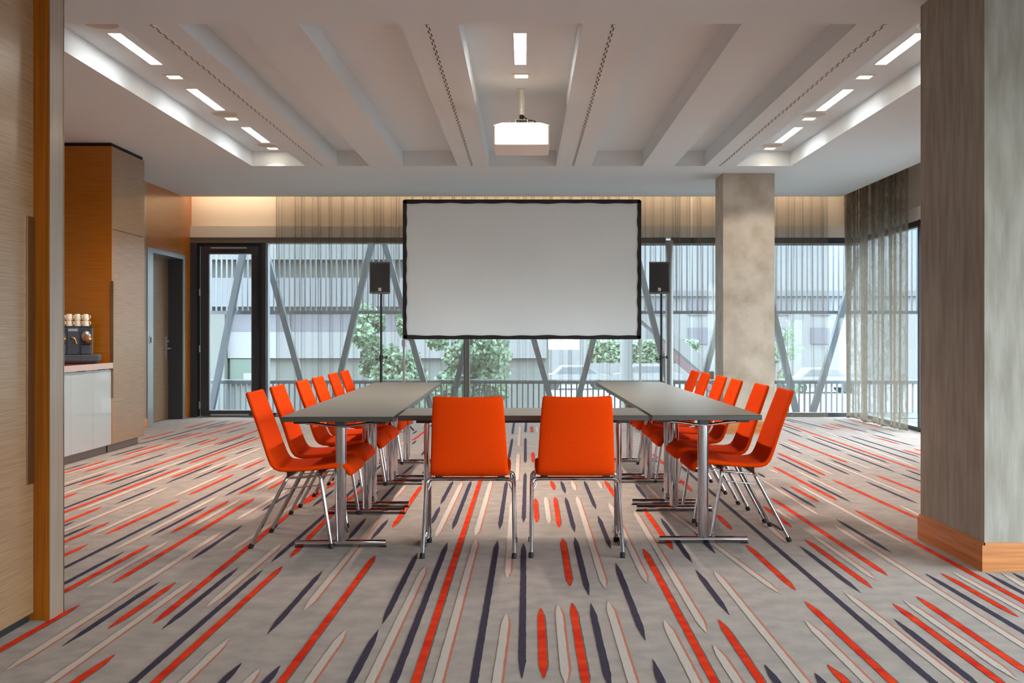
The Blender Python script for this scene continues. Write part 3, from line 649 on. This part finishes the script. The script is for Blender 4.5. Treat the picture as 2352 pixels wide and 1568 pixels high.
for s in (-1, 1):
    l = MB(); xx = s*(XW+.002)
    l.box(xx-.013, xx+.013, .0, .03, .03, Z0+.02, 'aluminium', b=.002); l.box(xx-.025, xx+.025, -.008, .035, Z0-.10, Z0-.02, 'aluminium', b=.006)
    for k in range(12): l.box(xx-.002, xx+.002, -.0015, .001, .15+k*.075, .156+k*.075, 'black_plastic')
    leg = l.build('leg', t)
    f = MB(); f.box(xx-.018, xx+.018, -.35, .45, 0, .03, 'aluminium', b=.004); f.tube([(xx, .38, .03), (xx, .02, .7)], .009, 'aluminium', n=8); f.build('base_foot', leg)

def stand_speaker(px, D, lab_s, lab_t, yaw, off):
    X = (px-1206)*D/2500
    t = thing('speaker_stand', lab_t, 'stand', (X, D, 0)); zb = 1.66
    b = MB(); b.tube([(0, 0, .10), (0, 0, .92)], .0175, 'black_plastic', n=16); b.build('lower_tube', t, True)
    b = MB(); b.tube([(0, 0, .9), (0, 0, zb)], .013, 'speaker_black', n=16); b.build('upper_tube', t, True)
    b = MB(); b.tube([(0, 0, .86), (0, 0, .93)], .024, 'black_plastic', n=16); b.tube([(.0, 0, .9), (.06, -.02, .905)], .006, 'black_plastic', n=8); b.tube([(.055, -.018, .905), (.075, -.022, .905)], .02, 'black_plastic', n=10)
    b.tube([(.0, 0, .885), (-.055, -.01, .88)], .005, 'black_plastic', n=8); b.tube([(-.05, -.01, .88), (-.066, -.012, .88)], .013, 'black_plastic', n=10); b.build('clamp', t, True)
    b = MB(); b.tube([(0, 0, .40), (0, 0, .46)], .026, 'black_plastic', n=16); b.build('collar', t, True)
    for k in range(3):
        a = .5+k*2*PI/3; l = MB(); l.tube([(.02*math.cos(a), .02*math.sin(a), .43), (.42*math.cos(a), .42*math.sin(a), .012)], .0095, 'black_plastic', n=10)
        l.tube([(.015*math.cos(a), .015*math.sin(a), .14), (.22*math.cos(a), .22*math.sin(a), .22)], .006, 'black_plastic', n=8); l.build('leg', t, True)
    s = thing('loudspeaker', lab_s, 'speaker', (X+off, D-.02, zb), yaw)
    hx, hh, dp = .122, .375, .20
    def sec(z, k=1): return [(-hx, -dp/2, z), (hx, -dp/2, z), (hx*.72, dp/2, z), (-hx*.72, dp/2, z)]
    b = MB(); b.loft([sec(0), sec(hh)], 'speaker_grey'); b.build('cabinet', s)
    b = MB(); b.box(-hx+.012, hx-.012, -dp/2-.005, -dp/2, .022, hh-.018, 'speaker_mesh', b=.003); b.build('grille', s)
    b = MB(); b.box(-hx, hx, -dp/2-.007, -dp/2+.002, 0, .014, 'speaker_grey'); b.box(-hx, hx, -dp/2-.007, -dp/2+.002, hh-.010, hh, 'speaker_grey'); b.build('edge_strip', s)
    b = MB(); b.box(-.017, .017, -dp/2-.008, -dp/2-.004, .030, .066, 'badge'); b.box(-.009, -.004, -dp/2-.009, -dp/2-.007, .038, .058, 'speaker_black'); b.box(.004, .009, -dp/2-.009, -dp/2-.007, .044, .058, 'speaker_black'); b.box(-.012, .012, -dp/2-.009, -dp/2-.007, .034, .036, 'speaker_black'); b.build('badge', s)
stand_speaker(875.5, 13.0, 'black loudspeaker on the stand left of the projection screen', 'thin black speaker stand left of the projection screen', .10, -.010)
stand_speaker(1519, 13.0, 'black loudspeaker on the stand right of the projection screen', 'thin black speaker stand right of the projection screen', -.12, -.025)

# ================================================================ cabinets, worktop, coffee machine
CXF = -4.12
t = thing('tall_cabinet', 'tall brown wooden cabinet reaching the ceiling beside the coffee counter', 'cabinet', (CXF, 10.85, 0))
b = MB(); b.box(XL-CXF+.002, -.022, .022, .93, .085, 3.055, 'veneer'); b.box(XL-CXF+.002, .0, 0, .02, .085, 3.055, 'veneer'); b.build('body', t)
b = MB(); b.box(-.02, 0, .022, .93, 2.232, 3.053, 'veneer_brushed', b=.001); b.build('upper_door', t)
b = MB(); b.box(-.02, 0, .022, .93, .085, 2.222, 'veneer_brushed', b=.001); dn = b.build('door', t)
b = MB(); b.box(-.006, .022, -.012, .002, .545, 1.71, 'brass_metal', b=.001); b.build('handle', dn)
b = MB(); b.box(XL-CXF+.01, -.05, .02, .87, 0, .085, 'kick_brown'); b.build('kickboard', t)
b = MB(); b.box(XL-CXF+.01, -.012, .01, .91, 3.055, 3.088, 'gap_black'); b.build('shadow_gap', t)
yb = 8.87
doors = [(8.87, 9.37, 'white lacquered base cabinet hidden nearest the doorway post'), (9.37, 9.87, 'white lacquered base cabinet cut off by the doorway post'), (9.87, 10.37, 'middle white lacquered base cabinet under the coffee machine'), (10.37, 10.834, 'white lacquered base cabinet next to the tall wooden cabinet')]
for y0, y1, lb in doors[1:]:
    c = thing('base_cabinet', lb, 'cabinet', (CXF, y0, 0), 0, 'white base cabinets'); W = y1-y0
    b = MB(); b.box(XL-CXF+.002, -.02, .001, W-.001, .085, .838, 'lacquer_grey'); b.build('body', c)
    b = MB(); b.box(-.019, .002, .0015, W-.0015, .085, .832, 'lacquer_grey', b=.001); dn = b.build('door', c)
    b = MB(); b.box(-.012, .004, W*.35, W*.65, .8325, .8375, 'gap_black'); b.build('finger_grip', dn)
    b = MB(); b.box(XL-CXF+.01, -.05, .0, W, 0, .084, 'kick_brown'); b.build('kickboard', c)
b = MB(); b.box(XL+.002, CXF+.02, 9.37, 10.834, .840, .897, 'worktop_edge', b=.002); b.quad([(XL+.004, 9.373, .8975), (CXF+.017, 9.373, .8975), (CXF+.017, 10.832, .8975), (XL+.004, 10.832, .8975)], 'worktop_top')
tag(b.build('worktop'), 'reddish worktop with a pale edge over the base cabinets', 'worktop')
# machine, front towards the camera
t = thing('coffee_machine', 'dark two-headed coffee machine on the worktop beside the tall cabinet', 'coffee machine', (-4.39, 10.60, .898), .3)
b = MB(); b.box(-.175, .172, -.10, .14, .085, .355, 'machine_dark', b=.008); b.build('body', t)
b = MB(); b.box(-.052, .048, -.108, -.099, .09, .35, 'machine_mid', b=.003); b.build('front_panel', t)
b = MB(); b.box(-.24, .24, -.20, .15, .022, .085, 'machine_mid', b=.006); b.box(-.225, .225, -.185, .14, .008, .022, 'machine_dark'); b.box(-.075, -.072, -.2015, -.199, .022, .083, 'frame_black'); b.box(.08, .083, -.2015, -.199, .022, .083, 'frame_black')
for q in (-.20, .20): b.tube([(q, -.16, 0), (q, -.16, .01)], .015, 'rubber', n=10)
b.build('drip_base', t)
b = MB(); b.box(-.178, .180, -.105, .14, .353, .361, 'machine_dark', b=.003); b.build('cup_tray', t)
b = MB(); b.box(-.045, .040, -.111, -.107, .312, .334, 'display'); b.build('display', t)
b = MB(); b.box(.166, .176, -.105, -.08, .09, .345, 'bronze'); b.build('side_trim', t)
b = MB(); b.tube(fillet([(-.018, -.105, .245), (-.008, -.145, .252), (.022, -.15, .235), (.034, -.145, .19)], .03), .010, 'bronze', n=12); b.build('spout', t, True)
for xx in (-.115, .115):
    h = MB(); M = Matrix.Rotation(PI/2, 4, 'X') @ Matrix.Scale(1.25, 4, (0, 1, 0))
    h.lathe([(.001, .0), (.042, .0), (.046, .015), (.045, .04), (.036, .058), (.018, .066), (.001, .067)], (xx, -.095, .262), 'steel', 24, M)
    hd = h.build('brew_head', t, True)
    g = MB(); g.tube([(xx-.004, -.125, .275), (xx+.008, -.155, .262), (xx+.022, -.175, .240), (xx+.034, -.185, .215)], [.020, .024, .029, .034], 'bronze', n=16); g.build('lever', hd, True)
    k = MB(); k.box(xx-.042, xx+.045, -.13, -.10, .09, .178, 'machine_mid', b=.004); k.build('cup_stand', t)
    k = MB(); k.box(xx-.042, xx+.045, -.132, -.10, .180, .192, 'frame_black', b=.003); k.build('cup_rest', t)
cup = MB(); cup.lathe([(.020, 0), (.034, .0), (.035, .004), (.033, .03), (.028, .052), (.024, .058), (.001, .058)], m='porcelain', n=20)
cup0 = thing('espresso_cup', 'x', 'cup')
cup.build('bowl', cup0, True, 50)
hn = MB(); hn.tube(fillet([(.030, 0, .044), (.052, 0, .042), (.052, 0, .018), (.033, 0, .016)], .012), .0045, 'porcelain', n=8); hn.build('handle', cup0, True)
u2 = False
for layer in range(2):
    for i in range(4):
        o = copy_tree(cup0) if u2 else cup0; u2 = True
        q = -.115+.0745*i
        o.location = (-4.39+q*math.cos(.3), 10.60+q*math.sin(.3)-.02, .898+.3615+layer*.0585); o.rotation_euler = (0, 0, -.25+.05*i)
        pos = ['leftmost', 'second from the left', 'third from the left', 'rightmost'][i]
        o['label'] = '%s cream cup in the %s layer on the coffee machine' % (pos, 'upper' if layer else 'lower'); o['group'] = 'cups turned over on the coffee machine'

# ================================================================ outside
def bar(name, x0, x1, y0, y1, z0, z1, m, label, cat, group=None):
    b = MB(); b.box(x0, x1, y0, y1, z0, z1, m); return tag(b.build(name), label, cat, group)
OY = 17.0
def brace(p, q, label, wdt=.085):
    X = lambda x, y: ((x-1206)*16.8/2500, 1.19-(y-765)*16.8/2500)
    (xa, za), (xb, zb_) = X(*p), X(*q)
    b = MB(); d = Vector((xb-xa, 0, zb_-za)).normalized(); n = Vector((-d.z, 0, d.x))
    A, B = Vector((xa, 16.8, za)), Vector((xb, 16.8, zb_)); r = []
    for P in (A, B): r.append([P-n*wdt/2+Vector((0, -.05, 0)), P+n*wdt/2+Vector((0, -.05, 0)), P+n*wdt/2+Vector((0, .07, 0)), P-n*wdt/2+Vector((0, .07, 0))])
    b.loft(r, 'steel_brace')
    tag(b.build('steel_brace'), label, 'beam', 'diagonal steel braces outside the windows')
brace((478, 975), (566, 540), 'diagonal steel brace outside behind the glass door')
brace((600, 540), (722, 985), 'diagonal steel brace outside just right of the glass door')
brace((752, 985), (858, 540), 'diagonal steel brace outside left of the left speaker, leaning right')
brace((878, 540), (1004, 985), 'diagonal steel brace outside passing behind the screen\'s left edge')
brace((1024, 985), (1130, 540), 'diagonal steel brace outside behind the left half of the screen')
brace((1158, 540), (1284, 985), 'diagonal steel brace outside below the screen middle, leaning left')
brace((1310, 985), (1425, 540), 'diagonal steel brace outside below the screen middle, leaning right')
brace((1452, 540), (1560, 985), 'diagonal steel brace outside behind the right speaker stand')
brace((1588, 985), (1700, 540), 'diagonal steel brace outside left of the far pillar')
brace((1736, 540), (1838, 985), 'diagonal steel brace outside just right of the far pillar')
brace((1856, 985), (1985, 540), 'diagonal steel brace outside beside the corner curtain')
XO0, XO1 = -6.0, 6.4
t = thing('balcony_railing', 'grey railing with thin vertical bars outside the back windows', 'railing', (0, OY, -.3))
b = MB(); b.box(XO0, XO1, 0, .06, .70, .745, 'steel_brace'); b.box(XO0, XO1, 0, .06, .752, .765, 'brace_light'); b.build('top_rail', t)
b = MB(); x_ = XO0
while x_ < XO1: b.box(x_, x_+.022, .05, .09, 0, .70, 'slat_grey'); x_ += .085
b.build('balusters', t)
t = thing('slatted_screen', 'grey screen of vertical slats outside above the window rail', 'slatted screen', (0, OY, 1.49))
b = MB(); b.box(XO0, XO1, 0, .06, 0, .05, 'steel_brace'); b.build('bottom_rail', t)
b = MB(); x_ = XO0
while x_ < XO1: b.box(x_, x_+.020, .06, .09, 0, 1.9, 'slat_grey'); x_ += .082
b.build('slats', t)
b = MB(); b.box(6.2, 6.25, 4, 17, 1.49, 1.54, 'steel_brace'); y_ = 4
while y_ < 17: b.box(6.25, 6.28, y_, y_+.03, 1.54, 3.4, 'slat_grey'); y_ += .09
tag(b.build('slatted_screen'), 'grey slatted screen outside the right window wall', 'slatted screen')
b = MB(); b.box(XO0, XO1, FY+.3, 17.1, -.5, -.05, 'concrete'); b.box(XR+.3, XO1, YB, 15.9, -.5, -.05, 'concrete'); struct(b.build('floor_balcony'))
b = MB(); b.quad([(-150, 18, -2.2), (150, 18, -2.2), (150, 260, -2.2), (-150, 260, -2.2)], 'asphalt'); b.quad([(6.5, -60, -2.2), (150, -60, -2.2), (150, 18, -2.2), (6.5, 18, -2.2)], 'asphalt'); struct(b.build('ground'))
# concrete building opposite
t = thing('concrete_building', 'pale concrete building with white panels seen through the left windows', 'building', (0, 28, -2.2)); Z = lambda y, D=28: 1.19-(y-765)*D/2500+2.2
b = MB(); b.box(-14, .6, 0, 8, 0, 9, 'concrete'); b.build('wall', t)
b = MB(); b.box(-14, .6, -.5, 0, Z(705), Z(640), 'slab_grey'); b.box(-14, .6, -.7, 0, Z(600), Z(560), 'concrete'); b.build('floor_slab', t)
b = MB(); b.box(-7.55, -3.2, -.12, 0, Z(762), Z(722), 'panel_lilac'); b.build('window_band', t)
b = MB(); b.box(-7.6, .55, -.2, 0, Z(822), Z(762), 'panel_white'); b.build('cladding', t)
b = MB(); b.box(-7.55, -6.9, -.15, 0, Z(880), Z(824), 'win_green'); b.box(-7.2, -6.98, -.17, -.14, Z(876), Z(856), 'panel_white'); b.build('window', t)
b = MB(); b.box(-8.1, -7.62, -.4, 0, 0, Z(715), 'concrete'); b.build('column', t)
b = MB(); b.box(-6.6, .5, -.05, 0, Z(828), Z(824), 'slab_grey'); b.build('joint', t)
for q in (-6.15, -4.4, -2.1, -1.2): 
    b = MB(); b.box(q, q+.14, -.22, 0, Z(762), Z(722), 'slab_grey'); b.build('mullion', t)
# tree
def tree(x, y, z0, h, rad, n, seed, label, m='leaf'):
    rr = random.Random(seed); t = thing('leafy_tree', label, 'tree', (x, y, z0))
    b = MB(); b.tube([(0, 0, 0), (.05, 0, h*.4), (0, .05, h*.8)], [.12, .09, .04], 'bark', n=8)
    b.tube([(.03, 0, h*.35), (.5*rad, 0, h*.65)], .04, 'bark', n=6); b.tube([(.03, 0, h*.4), (-.5*rad, .1, h*.7)], .04, 'bark', n=6); b.build('trunk', t, True)
    b = MB(); cl = [(rr.uniform(-.8, .8)*rad, rr.uniform(-.5, .5)*rad, h*rr.uniform(.3, .98), rad*rr.uniform(.2, .42)) for _ in range(26)]
    for i in range(n):
        cx, cy, cz_, cr_ = rr.choice(cl); d = Vector((rr.gauss(0, 1), rr.gauss(0, 1), rr.gauss(0, 1))).normalized()*cr_*rr.random()**.4
        p = Vector((cx, cy, cz_))+d; a = Vector((rr.gauss(0, 1), rr.gauss(0, 1), rr.gauss(0, 1))).normalized(); c = a.orthogonal().normalized()*.04; a *= .055
        b.quad([p-a, p+c, p+a, p-c], m if rr.random() < .6 else 'leaf_pale')
    b.build('foliage', t)
tree(-2.7, 22, -2.2, 3.9, .75, 5200, 1, 'green tree outside behind the left speaker stand')
tree(-1.15, 21, -2.2, 3.7, .85, 5600, 2, 'green tree outside below the left half of the screen')
tree(9.6, 42, -2.2, 3.9, 1.1, 2500, 4, 'small distant green tree seen right of the far pillar')
b = MB(); rr = random.Random(9)
for i in range(3500):
    p = Vector((rr.uniform(3.5, 9.5), 60+rr.uniform(-.5, .5), rr.uniform(-.4, .8))); a = Vector((rr.gauss(0, 1), rr.gauss(0, 1), rr.gauss(0, 1))).normalized(); c = a.orthogonal().normalized()*.1; a *= .13
    b.quad([p-a, p+c, p+a, p-c], 'leaf' if rr.random() < .5 else 'leaf_pale')
b.box(3.5, 9.5, 59.9, 60.1, -.3, .2, 'leaf_pale')
tag(b.build('hedge'), 'distant green hedge beyond the street under the screen', 'hedge')
# far white buildings
t = thing('white_building', 'far white building with dark windows seen right of the screen', 'building', (11, 80, -2.2))
b = MB(); b.box(-7, 44, 0, 10, 0, 13.5, 'panel_white'); b.build('wall', t)
for i in range(6):
    for k in range(2):
        b = MB(); b.box(-5+i*3, -3.6+i*3, -.1, 0, 2.6+k*2.1, 3.8+k*2.1, 'panel_lilac'); b.build('window', t)
b = MB(); b.box(-7.3, 44.3, -.4, 10.2, 6.1, 6.5, 'slab_grey'); b.build('roof_edge', t)
t = thing('footbridge', 'white sloping footbridge outside right of the right speaker', 'footbridge', (0, 34, -2.2))
b = MB(); r = []
for (x_, z_) in ((3.3, 4.35), (5.9, 2.1)): r.append([(x_, 0, z_-.25), (x_, 0, z_+.25), (x_, 1.5, z_+.25), (x_, 1.5, z_-.25)])
b.loft(r, 'panel_white'); b.box(3.1, 3.35, 0, 1.5, 0, 4.4, 'panel_white'); b.box(5.7, 6.0, 0, 1.5, 0, 2.2, 'panel_white'); b.build('deck', t)
b = MB(); r = []
for (x_, z_) in ((4.1, 3.25), (5.9, 1.75)): r.append([(x_, -.1, z_-.28), (x_, -.1, z_), (x_, 0, z_), (x_, 0, z_-.28)])
b.loft(r, 'maroon'); b.build('side_beam', t)
# cars
def car(x, y, rz, sc, label):
    t = thing('parked_car', label, 'car', (x, y, -2.2), rz, 'cars parked across the street')
    b = MB(); pf = [(-2.1, .35), (-2.1, .85), (-1.3, .95), (-.8, 1.42), (.8, 1.42), (1.5, .95), (2.1, .85), (2.15, .35)]
    b.loft([[(p[0], -.8, p[1]) for p in pf], [(p[0], .8, p[1]) for p in pf]], 'car_white'); b.build('body', t)
    b = MB(); wf = [(-1.15, .97), (-.75, 1.34), (.75, 1.34), (1.3, .97)]
    b.loft([[(p[0], -.82, p[1]) for p in wf], [(p[0], .82, p[1]) for p in wf]], 'car_glass'); b.build('side_window', t)
    for wx in (-1.3, 1.35):
        for wy in (-.75, .75):
            b = MB(); b.tube([(wx, wy-.1, .32), (wx, wy+.1, .32)], .32, 'tyre', n=16); b.build('wheel', t)
car(3.0, 66, .05, 1, 'white car parked outside under the middle of the screen'); car(7.6, 68, -.05, 1, 'white car parked outside under the right half of the screen')
car(12.6, 60, 0, 1, 'white car parked outside between the right speaker and the far pillar'); car(16.8, 62, .03, 1, 'white car parked outside right of the far pillar')
t = thing('street_wall', 'low white wall across the street behind the parked cars', 'wall', (0, 72, -2.2))
b = MB(); b.box(1, 30, 0, .4, 0, 2.3, 'panel_white'); b.build('wall_body', t)
